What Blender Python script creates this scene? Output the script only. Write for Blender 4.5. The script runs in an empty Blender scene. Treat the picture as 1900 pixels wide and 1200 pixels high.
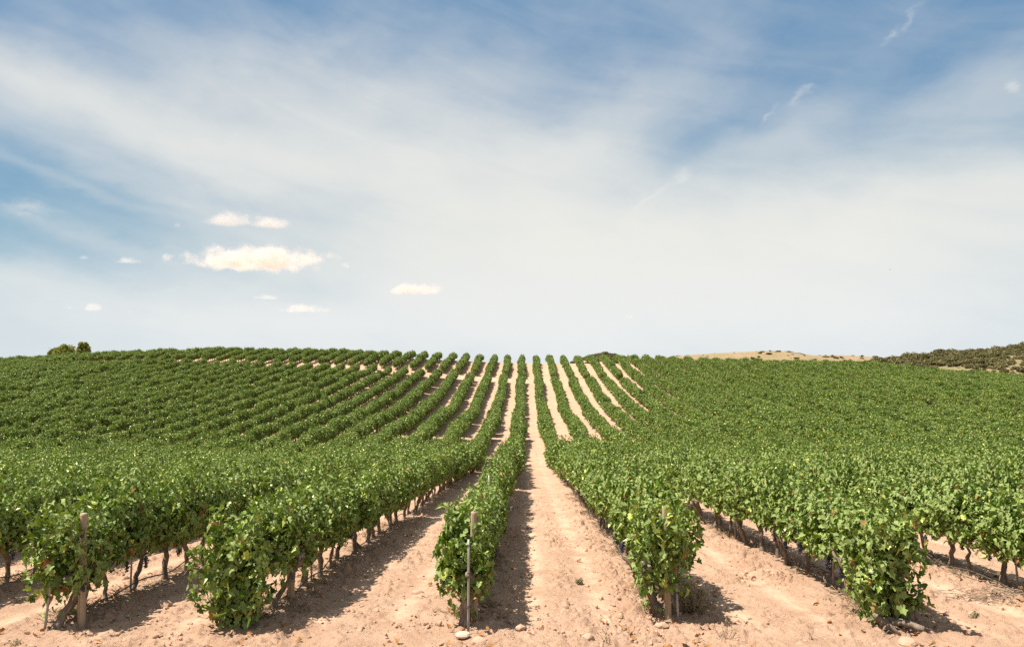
import bpy, bmesh, math, random
import numpy as np
from mathutils import Vector, Matrix, Euler
R = math.radians
scene = bpy.context.scene
COL = scene.collection

# ------------------------------------------------------------------ camera
F_PX, CX, CY = 1400.0, 950.0, 600.0           # focal length in photo pixels, photo centre
CAM_Z, PITCH, YAW = 2.65, math.atan(100 / 1400), math.atan(26 / 1400)
cam = bpy.data.objects.new('camera', bpy.data.cameras.new('camera'))
cam.data.sensor_width = 36.0
cam.data.lens = 36.0 * F_PX / 1900.0
cam.data.clip_start, cam.data.clip_end = 0.1, 60000.0
cam.location = (0, 0, CAM_Z)
cam.rotation_euler = (math.pi / 2 + PITCH, 0, YAW)
COL.objects.link(cam); scene.camera = cam
CAM_M = Euler(cam.rotation_euler).to_matrix()

def px_dir(px, py):
    return (CAM_M @ Vector(((px - CX) / F_PX, -(py - CY) / F_PX, -1))).normalized()

def at(px, py, Y):
    d = px_dir(px, py)
    return Vector((0, 0, CAM_Z)) + d * (Y / d.y)

def az_el(px, py):
    d = px_dir(px, py)
    return math.atan2(d.x, d.y), math.asin(d.z)

# ------------------------------------------------------------------ light
SUN = Vector((-0.44, -0.09, 0.88)).normalized()
sun = bpy.data.objects.new('sun', bpy.data.lights.new('sun', 'SUN'))
sun.data.energy, sun.data.angle, sun.data.color = 4.7, R(0.5), (1.0, 0.93, 0.82)
sun.rotation_euler = (-SUN).to_track_quat('-Z', 'Y').to_euler()
sun.location = (0, 0, 30)
COL.objects.link(sun)
scene.view_settings.view_transform = 'Standard'
scene.view_settings.look = 'None'
scene.view_settings.exposure = 1.1
scene.view_settings.gamma = 1.0
scene.cycles.use_denoising = False
scene.cycles.max_bounces = 8
scene.cycles.diffuse_bounces = 3
scene.cycles.glossy_bounces = 2
scene.cycles.transmission_bounces = 3
scene.cycles.volume_bounces = 6
scene.cycles.caustics_reflective = scene.cycles.caustics_refractive = False

class NT:
    """small helper that wires maths nodes"""
    def __init__(s, tree): s.t = tree
    def node(s, kind, **kw):
        n = s.t.nodes.new(kind)
        for k, v in kw.items(): setattr(n, k, v)
        return n
    def put(s, sock, v):
        if isinstance(v, bpy.types.NodeSocket): s.t.links.new(v, sock)
        elif v is not None: sock.default_value = v
    def m(s, op, a, b=None, c=None, clamp=False):
        n = s.node('ShaderNodeMath', operation=op, use_clamp=clamp)
        for i, v in enumerate((a, b, c)): s.put(n.inputs[i], v)
        return n.outputs[0]
    def mix(s, f, a, b, blend='MIX'):
        n = s.node('ShaderNodeMix', data_type='RGBA', blend_type=blend)
        n.clamp_factor = True
        s.put(n.inputs[0], f); s.put(n.inputs[6], a); s.put(n.inputs[7], b)
        return n.outputs[2]
    def noise(s, vec, scale, detail=4, rough=0.55, dist=0.0, color=False):
        n = s.node('ShaderNodeTexNoise')
        s.put(n.inputs['Vector'], vec)
        n.inputs['Scale'].default_value = scale; n.inputs['Detail'].default_value = detail
        n.inputs['Roughness'].default_value = rough; n.inputs['Distortion'].default_value = dist
        return n.outputs['Color' if color else 'Fac']
    def ramp(s, f, lo, hi, a=0.0, b=1.0, smooth=True):
        n = s.node('ShaderNodeMapRange', interpolation_type='SMOOTHSTEP' if smooth else 'LINEAR')
        s.put(n.inputs[0], f)
        for i, v in zip((1, 2, 3, 4), (lo, hi, a, b)): s.put(n.inputs[i], v)
        return n.outputs[0]
    def comb(s, x, y, z):
        n = s.node('ShaderNodeCombineXYZ')
        for i, v in enumerate((x, y, z)): s.put(n.inputs[i], v)
        return n.outputs[0]

def c4(*c): return (c[0], c[1], c[2], 1.0)

# ------------------------------------------------------------------ sky
def build_world():
    w = bpy.data.worlds.new('World'); scene.world = w; w.use_nodes = True
    t = w.node_tree; t.nodes.clear(); N = NT(t)
    out = N.node('ShaderNodeOutputWorld'); bg = N.node('ShaderNodeBackground')
    t.links.new(bg.outputs[0], out.inputs[0])
    sky = N.node('ShaderNodeTexSky', sky_type='NISHITA')
    sky.sun_disc = False
    sky.sun_elevation = math.asin(SUN.z); sky.sun_rotation = math.atan2(SUN.x, SUN.y) % (2 * math.pi)
    sky.altitude, sky.air_density, sky.dust_density, sky.ozone_density = 500, 1.0, 0.6, 2.2
    d = N.node('ShaderNodeTexCoord').outputs['Generated']
    sep = N.node('ShaderNodeSeparateXYZ'); t.links.new(d, sep.inputs[0])
    az = N.m('ARCTAN2', sep.outputs[0], sep.outputs[1]); el = N.m('ARCSINE', sep.outputs[2])
    # warp of the cloud sheet so that its borders are ragged
    v1 = N.comb(N.m('MULTIPLY', az, 1.0), N.m('MULTIPLY', el, 1.8), 0.3)
    wn = N.node('ShaderNodeSeparateColor'); t.links.new(N.noise(v1, 3.2, 6, 0.6, 0.3, True), wn.inputs[0])
    az2 = N.m('ADD', az, N.m('MULTIPLY', N.m('SUBTRACT', wn.outputs[0], 0.5), 0.22))
    el2 = N.m('ADD', el, N.m('MULTIPLY', N.m('SUBTRACT', wn.outputs[1], 0.5), 0.11))
    wf = N.node('ShaderNodeSeparateColor'); t.links.new(N.noise(v1, 22.0, 5, 0.65, 0.0, True), wf.inputs[0])
    az3 = N.m('ADD', az, N.m('MULTIPLY', N.m('SUBTRACT', wf.outputs[0], 0.5), 0.05))
    el3 = N.m('ADD', el, N.m('MULTIPLY', N.m('SUBTRACT', wf.outputs[1], 0.5), 0.04))
    k = 1 / F_PX
    total = None
    # px, py, half-width, half-height (photo pixels), tilt (deg, + = falls to the right), amount
    for (px, py, sx, sy, ang, amp) in SKY_BANKS:
        a0, e0 = az_el(px, py)
        wisp = sx < 60
        da = N.m('SUBTRACT', az3 if wisp else az2, a0); de = N.m('SUBTRACT', el3 if wisp else el2, e0)
        ca, sa = math.cos(R(-ang)), math.sin(R(-ang))
        p = N.m('ADD', N.m('MULTIPLY', da, ca / (sx * k)), N.m('MULTIPLY', de, sa / (sx * k)))
        q = N.m('ADD', N.m('MULTIPLY', da, -sa / (sy * k)), N.m('MULTIPLY', de, ca / (sy * k)))
        r2 = N.m('ADD', N.m('MULTIPLY', p, p), N.m('MULTIPLY', q, q))
        g = N.m('MULTIPLY', N.m('EXPONENT', N.m('MULTIPLY', r2, -1.0)), amp)
        total = g if total is None else N.m('ADD', total, g)
    # fine fibres of cirrus, drawn out along a slanting direction
    ca, sa = math.cos(R(14)), math.sin(R(14))
    fa = N.m('ADD', N.m('MULTIPLY', az, ca), N.m('MULTIPLY', el, -sa))
    fe = N.m('ADD', N.m('MULTIPLY', az, sa), N.m('MULTIPLY', el, ca))
    fib = N.noise(N.comb(N.m('MULTIPLY', fa, 2.2), N.m('MULTIPLY', fe, 9.0), 1.7), 2.4, 6, 0.52, 0.5)
    puff = N.noise(N.comb(N.m('MULTIPLY', az, 3.0), N.m('MULTIPLY', el, 5.0), 4.1), 2.2, 8, 0.6, 0.2)
    tex = N.m('ADD', N.m('MULTIPLY', N.ramp(fib, 0.3, 0.72), 0.55), N.m('MULTIPLY', N.ramp(puff, 0.3, 0.7), 0.45))
    # out of the picture, extra cirrus veil added to lift and warm the shadows
    cover = N.m('MULTIPLY', total, N.m('ADD', N.m('MULTIPLY', tex, 0.36), 0.80))
    cover = N.m('ADD', cover, N.m('MULTIPLY', N.m('SUBTRACT', tex, 0.45), 0.16))
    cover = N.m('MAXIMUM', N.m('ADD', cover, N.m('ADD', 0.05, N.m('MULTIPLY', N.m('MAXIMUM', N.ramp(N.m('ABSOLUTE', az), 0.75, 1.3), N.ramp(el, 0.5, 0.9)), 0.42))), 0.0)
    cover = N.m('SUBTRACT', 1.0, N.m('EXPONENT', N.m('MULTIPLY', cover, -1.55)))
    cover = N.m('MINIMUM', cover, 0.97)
    # distant moist air whitens the sky just above the ground
    low = N.ramp(el, 0.0, 0.16, 0.78, 0.0)
    blue = N.mix(N.ramp(el, 0.08, 0.42), c4(*[SKY_W * v for v in (0.175, 0.385, 0.52)]), c4(*[SKY_W * v for v in (0.145, 0.300, 0.49)]))
    skyc = N.mix(0.85, sky.outputs[0], blue)
    skyc = N.mix(low, skyc, c4(*[SKY_W * v for v in (0.82, 0.85, 0.865)]))
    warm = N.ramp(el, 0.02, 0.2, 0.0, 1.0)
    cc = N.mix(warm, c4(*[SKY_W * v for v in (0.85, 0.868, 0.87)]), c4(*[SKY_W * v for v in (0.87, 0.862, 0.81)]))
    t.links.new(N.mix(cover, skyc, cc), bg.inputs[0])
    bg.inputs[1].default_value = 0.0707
SKY_W = 6.6
SKY_BANKS = [
    (830, 320, 420, 125, 8, 1.15), (260, 232, 420, 52, 10, 0.66), (30, 200, 260, 60, 5, 0.2),
    (1380, 455, 620, 92, -4, 1.25), (1850, 440, 420, 110, 0, 0.45), (640, 150, 380, 70, -6, 0.25),
    (1000, 520, 480, 90, 4, 0.9), (150, 535, 420, 34, 6, 0.45), (700, 600, 900, 60, 0, 0.6), (1300, 560, 700, 80, 0, 0.8),
    (1800, 180, 260, 60, -22, 0.22), (1150, 235, 210, 80, -25, 0.28), 
    (1450, 250, 180, 40, -30, 0.18), (380, 380, 300, 20, 14, 0.22), (130, 345, 260, 12, 12, 0.18), (240, 455, 250, 12, 8, 0.15),
    (1478, 180, 11, 6, -50, 0.2), (1494, 168, 8, 5, -50, 0.2), (1432, 213, 14, 4, -50, 0.2), (1652, 66, 15, 5, -45, 0.2), (1692, 36, 20, 5, -45, 0.13),
    (1200, 372, 50, 5, -40, 0.30), (1262, 330, 20, 6, -40, 0.25), (48, 387, 26, 8, 0, 0.3), (1882, 164, 9, 7, 0, 0.3)]
build_world()

# ------------------------------------------------------------------ numeric noise
def hash2(i, j, s):
    h = (i.astype(np.int64) * 374761393 + j.astype(np.int64) * 668265263 + s * 974634777) & 0xffffffff
    h = ((h ^ (h >> 13)) * 1274126177) & 0xffffffff
    h = h ^ (h >> 16)
    return (h & 0xffffff) / float(0xffffff)

def vnoise(x, y, s=0):
    i, j = np.floor(x), np.floor(y)
    fx, fy = x - i, y - j
    fx, fy = fx * fx * (3 - 2 * fx), fy * fy * (3 - 2 * fy)
    a, b = hash2(i, j, s), hash2(i + 1, j, s)
    c, d = hash2(i, j + 1, s), hash2(i + 1, j + 1, s)
    return (a * (1 - fx) + b * fx) * (1 - fy) + (c * (1 - fx) + d * fx) * fy

def fbm(x, y, s=0, oct=4):
    v, a, t = 0.0, 1.0, 0.0
    for o in range(oct):
        v = v + a * vnoise(x * 2 ** o + 17.3 * o, y * 2 ** o - 9.1 * o, s + o); t += a; a *= 0.5
    return v / t

# ------------------------------------------------------------------ terrain
ROW0, PITCHX = -0.87, 3.0
CR_X = np.array([-420, -170, -135, -113.6, -90, -67, -43.8, -20.5, 0, 26, 49, 72.6, 90, 107.6, 131, 420.])
CR_H = np.array([2, 3.9, 4.6, 5.2, 6.7, 7.5, 7.2, 6.35, 5.65, 5.55, 4.95, 4.25, 2.5, 1.45, 0.9, 0.]) + 0.15
YC = 163.0
_gy = np.arange(-100, 1200, 0.5)
_g = np.interp(_gy, [58, 70, 80, 90, 100, 110, 120, 132, 145, 155, 163, 172, 190, 240, 320, 700],
               [0, 0.006, 0.03, 0.075, 0.138, 0.235, 0.36, 0.51, 0.70, 0.87, 1.0, 1.0, 0.93, 0.68, 0.45, 0.2])
_gl = np.interp(_gy, [56, 64, 72, 82, 100, 120, 140, 152, 163, 172, 190, 240, 320, 700],
                [0, 0.02, 0.06, 0.13, 0.285, 0.48, 0.70, 0.855, 1.0, 1.0, 0.93, 0.68, 0.45, 0.2])
_k = np.exp(-(np.arange(-24, 25) * 0.5 / 4.5) ** 2); _k /= _k.sum()
_g, _gl = (np.convolve(np.pad(a, 24, mode='edge'), _k, 'valid') for a in (_g, _gl))

def terrain(x, y):
    x = np.asarray(x, float); y = np.asarray(y, float)
    slope = -0.0756 * np.maximum(y, -25)
    near = 0.5 * (slope - 4.0 + np.sqrt((slope + 4.0) ** 2 + 0.5))
    near = near - 0.48 * np.exp(-((y - 59) / 9.5) ** 2)                      # the valley floor, out of sight behind the near block
    near = near - 0.028 * np.clip(-x - 1.0, 0, 18) * np.clip((75 - y) / 35, 0, 1)
    C = np.interp(x, CR_X, CR_H)
    wl = np.maximum(np.clip((-x - 5.0) / 24, 0, 1), 0.3 * np.clip((x - 9.0) / 16, 0, 1)); wl = wl * wl * (3 - 2 * wl)      # the pine side climbs sooner
    h = near + (C + 4.0) * ((1 - wl) * np.interp(y, _gy, _g) + wl * np.interp(y, _gy, _gl))
    # low brushy rise just behind the crest
    return h + 5.9 * np.exp(-((x - 23) / 12) ** 2 - ((y - 222) / 16) ** 2)

def row_dist(x):
    p = (np.asarray(x, float) - ROW0) / PITCHX
    return np.abs(p - np.round(p)) * PITCHX

def surface(x, y):
    """terrain with the earthed-up ridge under each row"""
    d = row_dist(x)
    inrow = np.clip((np.asarray(y, float) - 10.3) / 1.5, 0, 1) * np.clip((174 - np.asarray(y, float)) / 3, 0, 1)
    return terrain(x, y) + inrow * (0.085 * np.exp(-(d / 0.36) ** 2) - 0.02 * np.exp(-((d - 0.85) / 0.2) ** 2))

def S(x, y): return float(surface(np.array([x]), np.array([y]))[0])

def ground_px(px, py):
    d = px_dir(px, py); o = Vector((0, 0, CAM_Z)); t = 3.0
    for _ in range(4000):
        p = o + d * t
        if p.z <= S(p.x, p.y): break
        t += 0.02 + t * 0.001
    return o + d * t

# ------------------------------------------------------------------ mesh helpers
def mesh_np(name, V, faces, mats, midx=None, tint=None, smooth=False):
    """faces: list of (n,3) or (n,4) int arrays"""
    me = bpy.data.meshes.new(name)
    V = np.asarray(V, np.float32)
    me.vertices.add(len(V)); me.vertices.foreach_set('co', V.ravel())
    loops = np.concatenate([f.ravel() for f in faces]).astype(np.int32)
    tot = np.concatenate([np.full(len(f), f.shape[1], np.int32) for f in faces])
    st = np.concatenate([[0], np.cumsum(tot)[:-1]]).astype(np.int32)
    me.loops.add(len(loops)); me.loops.foreach_set('vertex_index', loops)
    me.polygons.add(len(tot)); me.polygons.foreach_set('loop_start', st)
    for m in mats: me.materials.append(m)
    if midx is not None:
        me.polygons.foreach_set('material_index', np.asarray(midx, np.int32))
    me.polygons.foreach_set('use_smooth', np.full(len(tot), smooth))
    if tint is not None:
        a = me.attributes.new('tint', 'FLOAT_COLOR', 'POINT')
        a.data.foreach_set('color', np.asarray(tint, np.float32).ravel())
    me.update(calc_edges=True)
    me.validate()
    return me

def link(name, me, parent=None, loc=None, rz=None):
    o = bpy.data.objects.new(name, me); COL.objects.link(o)
    if parent is not None: o.parent = parent
    if loc is not None: o.location = loc
    if rz is not None: o.rotation_euler = (0, 0, rz)
    return o

def tag(o, label=None, cat=None, group=None, kind=None):
    if label: o['label'] = label
    if cat: o['category'] = cat
    if group: o['group'] = group
    if kind: o['kind'] = kind
    return o

class Geo:
    """collects triangles/quads of several shapes into one mesh"""
    def __init__(s): s.V, s.F, s.T, s.M, s.n = [], [], [], [], 0
    def add(s, V, F, tint=None, mi=0):
        V = np.asarray(V, float); F = np.asarray(F, int)
        s.V.append(V); s.F.append(F + s.n); s.n += len(V)
        s.T.append(np.tile([0.5, 0, 0, 1], (len(V), 1)) if tint is None else tint)
        s.M.append(np.full(len(F), mi))
    def mesh(s, name, mats, smooth=False):
        return mesh_np(name, np.concatenate(s.V), s.F, mats, np.concatenate(s.M), np.concatenate(s.T), smooth)

def tube(pts, rad, n=8, cap=True, rng=None, rough=0.0):
    pts = np.asarray(pts, float); m = len(pts)
    rad = np.full(m, rad) if np.isscalar(rad) else np.asarray(rad, float)
    tan = np.gradient(pts, axis=0); tan /= np.linalg.norm(tan, axis=1)[:, None] + 1e-9
    ref = np.array([1.0, 0, 0]) if abs(tan[0][0]) < 0.8 else np.array([0, 1.0, 0])
    V = []
    for i in range(m):
        u = ref - tan[i] * ref.dot(tan[i]); u /= np.linalg.norm(u); v = np.cross(tan[i], u); ref = u
        a = np.arange(n) * 2 * math.pi / n
        r = rad[i] * (1 + (rng.uniform(-rough, rough, n) if rng is not None else 0))
        V.append(pts[i] + (np.cos(a) * r)[:, None] * u + (np.sin(a) * r)[:, None] * v)
    F = []
    for i in range(m - 1):
        for j in range(n):
            k = (j + 1) % n
            F.append((i * n + j, i * n + k, (i + 1) * n + k, (i + 1) * n + j))
    V = np.concatenate(V)
    if cap:
        V = np.concatenate([V, pts[:1], pts[-1:]])
        c0, c1 = m * n, m * n + 1
        for j in range(n):
            k = (j + 1) % n
            F.append((k, j, c0, c0)); F.append(((m - 1) * n + j, (m - 1) * n + k, c1, c1))
    return V, np.array(F)

def tri_clean(V, F):
    """quads whose last two corners coincide become triangles"""
    F = np.asarray(F); t = F[:, 2] == F[:, 3]
    return F[~t], F[t][:, :3]

def add_tube(g, pts, rad, n=8, mi=0, rng=None, rough=0.0, tint=None):
    V, F = tube(pts, rad, n, True, rng, rough)
    q, t = tri_clean(V, F)
    base = g.n
    T = np.tile([0.5, 0, 0, 1] if tint is None else tint, (len(V), 1))
    g.add(V, q, T, mi)
    g.F.append(t + base); g.M.append(np.full(len(t), mi))

# ------------------------------------------------------------------ materials
def new_mat(name):
    m = bpy.data.materials.new(name); m.use_nodes = True
    m.node_tree.nodes.clear()
    N = NT(m.node_tree)
    out = N.node('ShaderNodeOutputMaterial')
    b = N.node('ShaderNodeBsdfPrincipled')
    m.node_tree.links.new(b.outputs[0], out.inputs[0])
    return m, N, b, out

def tint_nodes(N):
    a = N.node('ShaderNodeAttribute', attribute_name='tint')
    s = N.node('ShaderNodeSeparateColor'); N.t.links.new(a.outputs['Color'], s.inputs[0])
    return s.outputs

def leaf_material(name, dark, light, yellow, brown, back, rough=0.42, trans=0.28, tcol=(0.16, 0.28, 0.03), vary=0.25):
    m, N, b, out = new_mat(name)
    tr = tint_nodes(N)
    oi = N.node('ShaderNodeObjectInfo')
    c = N.mix(N.m('MINIMUM', tr[0], 1.0), c4(*dark), c4(*light))
    c = N.mix(N.ramp(tr[0], 1.0, 1.6, 0.0, 0.85, False), c, c4(0.48, 0.54, 0.14))  # sun glare on leaves, painted in as a pale yellow-green
    c = N.mix(tr[1], c, c4(*yellow))
    f = N.m('ADD', N.m('MULTIPLY', oi.outputs['Random'], vary), 1 - vary / 2)
    c = N.mix(N.ramp(oi.outputs['Random'], 0.55, 1.0, 0, 0.16, False), c, c4(*yellow))
    hs = N.node('ShaderNodeHueSaturation'); N.put(hs.inputs['Value'], f); N.put(hs.inputs['Color'], c)
    c = N.mix(tr[2], hs.outputs[0], c4(*brown))
    geo = N.node('ShaderNodeNewGeometry')
    cb = N.mix(geo.outputs['Backfacing'], c, N.mix(tr[2], c4(*back), c4(*brown)))
    N.put(b.inputs['Base Color'], cb)
    N.put(b.inputs['Roughness'], N.m('ADD', N.m('MULTIPLY', geo.outputs['Backfacing'], 0.3), rough))
    b.inputs['Specular IOR Level'].default_value = 0.50
    b.inputs['Specular Tint'].default_value = (1.0, 0.96, 0.62, 1)
    tl = N.node('ShaderNodeBsdfTranslucent')
    N.put(tl.inputs[0], N.mix(tr[2], c4(*tcol), c4(*brown)))
    mx = N.node('ShaderNodeMixShader'); mx.inputs[0].default_value = trans
    N.t.links.new(b.outputs[0], mx.inputs[1]); N.t.links.new(tl.outputs[0], mx.inputs[2])
    N.t.links.new(mx.outputs[0], out.inputs[0])
    return m

M_LEAF = leaf_material('vine_leaf', (0.011, 0.042, 0.005), (0.122, 0.222, 0.022), (0.38, 0.38, 0.065), (0.30, 0.115, 0.045), (0.19, 0.25, 0.075), 0.38, 0.15, (0.25, 0.40, 0.018), 0.45)
M_SCRUB = leaf_material('scrub_leaf', (0.060, 0.057, 0.020), (0.165, 0.148, 0.055), (0.16, 0.115, 0.06), (0.12, 0.09, 0.06), (0.11, 0.11, 0.05), 0.7, 0.12, (0.10, 0.12, 0.03), 0.8)
M_PINE = leaf_material('pine_needles', (0.05, 0.090, 0.018), (0.15, 0.215, 0.042), (0.22, 0.25, 0.05), (0.2, 0.14, 0.05), (0.28, 0.29, 0.06), 0.6, 0.3, (0.3, 0.32, 0.05), 0.2)
M_WEED = leaf_material('weed_leaf', (0.10, 0.12, 0.045), (0.22, 0.20, 0.10), (0.35, 0.28, 0.15), (0.30, 0.21, 0.12), (0.2, 0.19, 0.11), 0.8, 0.1, (0.15, 0.17, 0.05), 0.3)

def simple_mat(name, a, b_, scale, rough=0.8, stretch=(1, 1, 1), bump=0.3, metal=0.0, dist=0.01, detail=6):
    m, N, b, out = new_mat(name)
    tc = N.node('ShaderNodeTexCoord'); mp = N.node('ShaderNodeMapping')
    N.t.links.new(tc.outputs['Object'], mp.inputs[0]); mp.inputs['Scale'].default_value = stretch
    oi = N.node('ShaderNodeObjectInfo')
    n = N.noise(mp.outputs[0], scale, detail, 0.65, 0.2)
    N.put(b.inputs['Base Color'], N.mix(N.ramp(n, 0.3, 0.7), c4(*a), c4(*b_)))
    b.inputs['Roughness'].default_value = rough; b.inputs['Metallic'].default_value = metal
    bp = N.node('ShaderNodeBump'); bp.inputs['Strength'].default_value = bump; bp.inputs['Distance'].default_value = dist
    N.t.links.new(n, bp.inputs['Height']); N.t.links.new(bp.outputs[0], b.inputs['Normal'])
    return m

M_BARK = simple_mat('vine_bark', (0.075, 0.056, 0.042), (0.27, 0.205, 0.155), 22, 0.9, (1, 1, 0.22), 0.9, 0, 0.02)
M_POST = simple_mat('weathered_post', (0.20, 0.145, 0.095), (0.40, 0.30, 0.20), 16, 0.85, (1, 1, 0.08), 0.5)
M_STAKE = simple_mat('galvanised_steel', (0.20, 0.19, 0.175), (0.36, 0.34, 0.32), 12, 0.55, (1, 1, 0.4), 0.15, 0.35)
M_HOSE = simple_mat('black_hose', (0.035, 0.032, 0.03), (0.11, 0.09, 0.075), 9, 0.6, (1, 1, 1), 0.1)
M_STONE = simple_mat('pale_stone', (0.38, 0.29, 0.22), (0.50, 0.41, 0.33), 9, 0.9, (1, 1, 1), 0.4)
M_CLOD = simple_mat('earth_clod', (0.36, 0.228, 0.154), (0.47, 0.312, 0.22), 14, 0.97, (1, 1, 1), 0.8)
M_TWIG = simple_mat('dry_twig', (0.16, 0.11, 0.075), (0.36, 0.27, 0.19), 20, 0.9, (1, 1, 0.3), 0.5)
M_GRAPE = simple_mat('dark_grape', (0.010, 0.010, 0.024), (0.045, 0.05, 0.085), 30, 0.45, (1, 1, 1), 0.05)
M_BIRD = simple_mat('dark_feather', (0.02, 0.02, 0.022), (0.05, 0.048, 0.05), 9, 0.8)

def ground_material():
    m, N, b, out = new_mat('pink_tan_soil')
    geo = N.node('ShaderNodeNewGeometry'); pos = geo.outputs['Position']
    big = N.noise(pos, 0.16, 5, 0.6); mid = N.noise(pos, 1.5, 6, 0.65); fine = N.noise(pos, 26.0, 8, 0.72)
    c = N.mix(N.ramp(mid, 0.3, 0.7), c4(0.385, 0.242, 0.162), c4(0.470, 0.308, 0.214))
    c = N.mix(N.ramp(big, 0.45, 0.72, 0, 0.45), c, c4(0.50, 0.342, 0.244))
    c = N.mix(N.ramp(fine, 0.55, 0.74, 0, 0.7), c, c4(0.50, 0.365, 0.27))
    c = N.mix(N.ramp(fine, 0.43, 0.25, 0, 0.6), c, c4(0.24, 0.148, 0.098))
    # wheel tracks pressed smooth and pale on both sides of each lane's middle
    sx = N.node('ShaderNodeSeparateXYZ'); N.t.links.new(pos, sx.inputs[0])
    u = N.m('ADD', N.m('DIVIDE', N.m('SUBTRACT', sx.outputs[0], -0.87), 3.0), N.m('MULTIPLY', N.m('SUBTRACT', N.noise(pos, 0.35, 2), 0.5), 0.10))
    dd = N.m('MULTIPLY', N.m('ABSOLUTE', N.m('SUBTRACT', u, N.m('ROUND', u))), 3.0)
    tr = N.m('SUBTRACT', 1.0, N.m('DIVIDE', N.m('ABSOLUTE', N.m('SUBTRACT', dd, 0.98)), 0.24), clamp=True)
    tr = N.m('MULTIPLY', tr, N.ramp(sx.outputs[1], 9.5, 12.0))
    tr = N.m('MULTIPLY', tr, N.ramp(mid, 0.25, 0.6))
    c = N.mix(N.m('MULTIPLY', tr, 0.40), c, c4(0.465, 0.330, 0.240))
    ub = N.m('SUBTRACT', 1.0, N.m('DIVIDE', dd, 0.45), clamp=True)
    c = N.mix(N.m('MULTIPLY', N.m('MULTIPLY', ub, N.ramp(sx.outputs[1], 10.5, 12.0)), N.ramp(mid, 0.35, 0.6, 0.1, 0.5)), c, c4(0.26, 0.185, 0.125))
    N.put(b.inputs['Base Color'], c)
    b.inputs['Roughness'].default_value = 0.97; b.inputs['Specular IOR Level'].default_value = 0.1
    crumb = N.noise(pos, 11.0, 8, 0.75)
    h = N.m('ADD', N.m('MULTIPLY', fine, 0.5), crumb)
    bp = N.node('ShaderNodeBump'); N.put(bp.inputs['Strength'], N.m('SUBTRACT', 0.9, N.m('MULTIPLY', tr, 0.6))); bp.inputs['Distance'].default_value = 0.07
    N.t.links.new(h, bp.inputs['Height']); N.t.links.new(bp.outputs[0], b.inputs['Normal'])
    return m
M_SOIL = ground_material()

def hill_material(name, ca, cb):
    m, N, b, out = new_mat(name)
    geo = N.node('ShaderNodeNewGeometry'); pos = geo.outputs['Position']
    n1 = N.noise(pos, 0.05, 6, 0.65); n2 = N.noise(pos, 0.6, 6, 0.7)
    c = N.mix(N.ramp(n1, 0.35, 0.65), c4(*ca), c4(*cb))
    c = N.mix(N.ramp(n2, 0.43, 0.60, 0, 0.8), c, c4(0.16, 0.14, 0.06))
    c = N.mix(N.ramp(n2, 0.36, 0.26, 0, 0.8), c, c4(0.44, 0.35, 0.25))
    N.put(b.inputs['Base Color'], c); b.inputs['Roughness'].default_value = 1.0
    bp = N.node('ShaderNodeBump'); bp.inputs['Strength'].default_value = 0.6; bp.inputs['Distance'].default_value = 0.6
    N.t.links.new(n2, bp.inputs['Height']); N.t.links.new(bp.outputs[0], b.inputs['Normal'])
    return m
M_HILL = hill_material('dry_hill', (0.285, 0.185, 0.110), (0.22, 0.155, 0.08))
M_BRUSH = hill_material('brushy_hill', (0.21, 0.150, 0.080), (0.15, 0.125, 0.055))

# ------------------------------------------------------------------ the ground sheet
def axis(lo, hi, step, grow, a, b):
    core = np.arange(lo, hi, step); out = [core]
    for sgn, start, lim in ((-1, lo, a), (1, core[-1], b)):
        s, p, L = step, start, []
        while (p > lim) if sgn < 0 else (p < lim):
            s *= grow; p += sgn * s; L.append(p)
        out.append(np.array(L))
    return np.concatenate([out[1][::-1], core, out[2]])

def build_ground():
    xs = axis(-9.5, 9.8, 0.026, 1.04, -3500, 3500)
    y1 = axis(8.6, 21.0, 0.026, 1.012, 8.0, 9000)
    back, p, s = [], y1[0], 0.05
    while p > -2500: s *= 1.3; p -= s; back.append(p)
    ys = np.concatenate([np.array(back)[::-1], y1])
    X, Y = np.meshgrid(xs, ys)
    Z = surface(X, Y)
    # clods and crumbs
    d = row_dist(X)
    fade = np.clip((45 - Y) / 25, 0, 1) * np.clip((14 - np.abs(X)) / 4, 0, 1)
    m1 = fbm(X * 0.9, Y * 0.55, 5, 3)
    mask = np.clip(1.0 * np.exp(-((d - 0.5) / 0.3) ** 2) + 0.75 * np.exp(-((d - 1.5) / 0.24) ** 2), 0, 1)
    inr = np.clip((Y - 10.4) / 1.2, 0, 1)
    mask = (mask * inr + (1 - inr) * 0.55) * np.clip(m1 * 2.6 - 0.45, 0.12, 1.2)
    r1 = fbm(X * 5.0, Y * 5.0, 21, 3); r2 = fbm(X * 11, Y * 11, 31, 3)
    clod = np.clip(r1 - 0.54, 0, 1) * 0.34 + np.clip(r2 - 0.5, 0, 1) * 0.34
    crack = -np.clip(0.36 - r1, 0, 1) * 0.16
    soft = (fbm(X * 0.7, Y * 0.7, 3, 3) - 0.5) * 0.12
    grain = (fbm(X * 20, Y * 15, 41, 2) - 0.5) * 0.030
    Z = Z + fade * (mask * (clod + crack) + soft * 0.7 + grain * (0.6 + mask))
    # broad irregularity of the far slope
    Z = Z + (fbm(X * 0.05, Y * 0.05, 9, 3) - 0.5) * 0.5 * np.clip((Y - 60) / 40, 0, 1) * np.clip((176 - Y) / 20, 0, 1)
    ny, nx = X.shape
    idx = np.arange(ny * nx).reshape(ny, nx)
    F = np.stack([idx[:-1, :-1], idx[:-1, 1:], idx[1:, 1:], idx[1:, :-1]], -1).reshape(-1, 4)
    V = np.stack([X, Y, Z], -1).reshape(-1, 3)
    tag(link('ground', mesh_np('ground', V, [F], [M_SOIL], smooth=True)), kind='structure')
build_ground()

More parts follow.
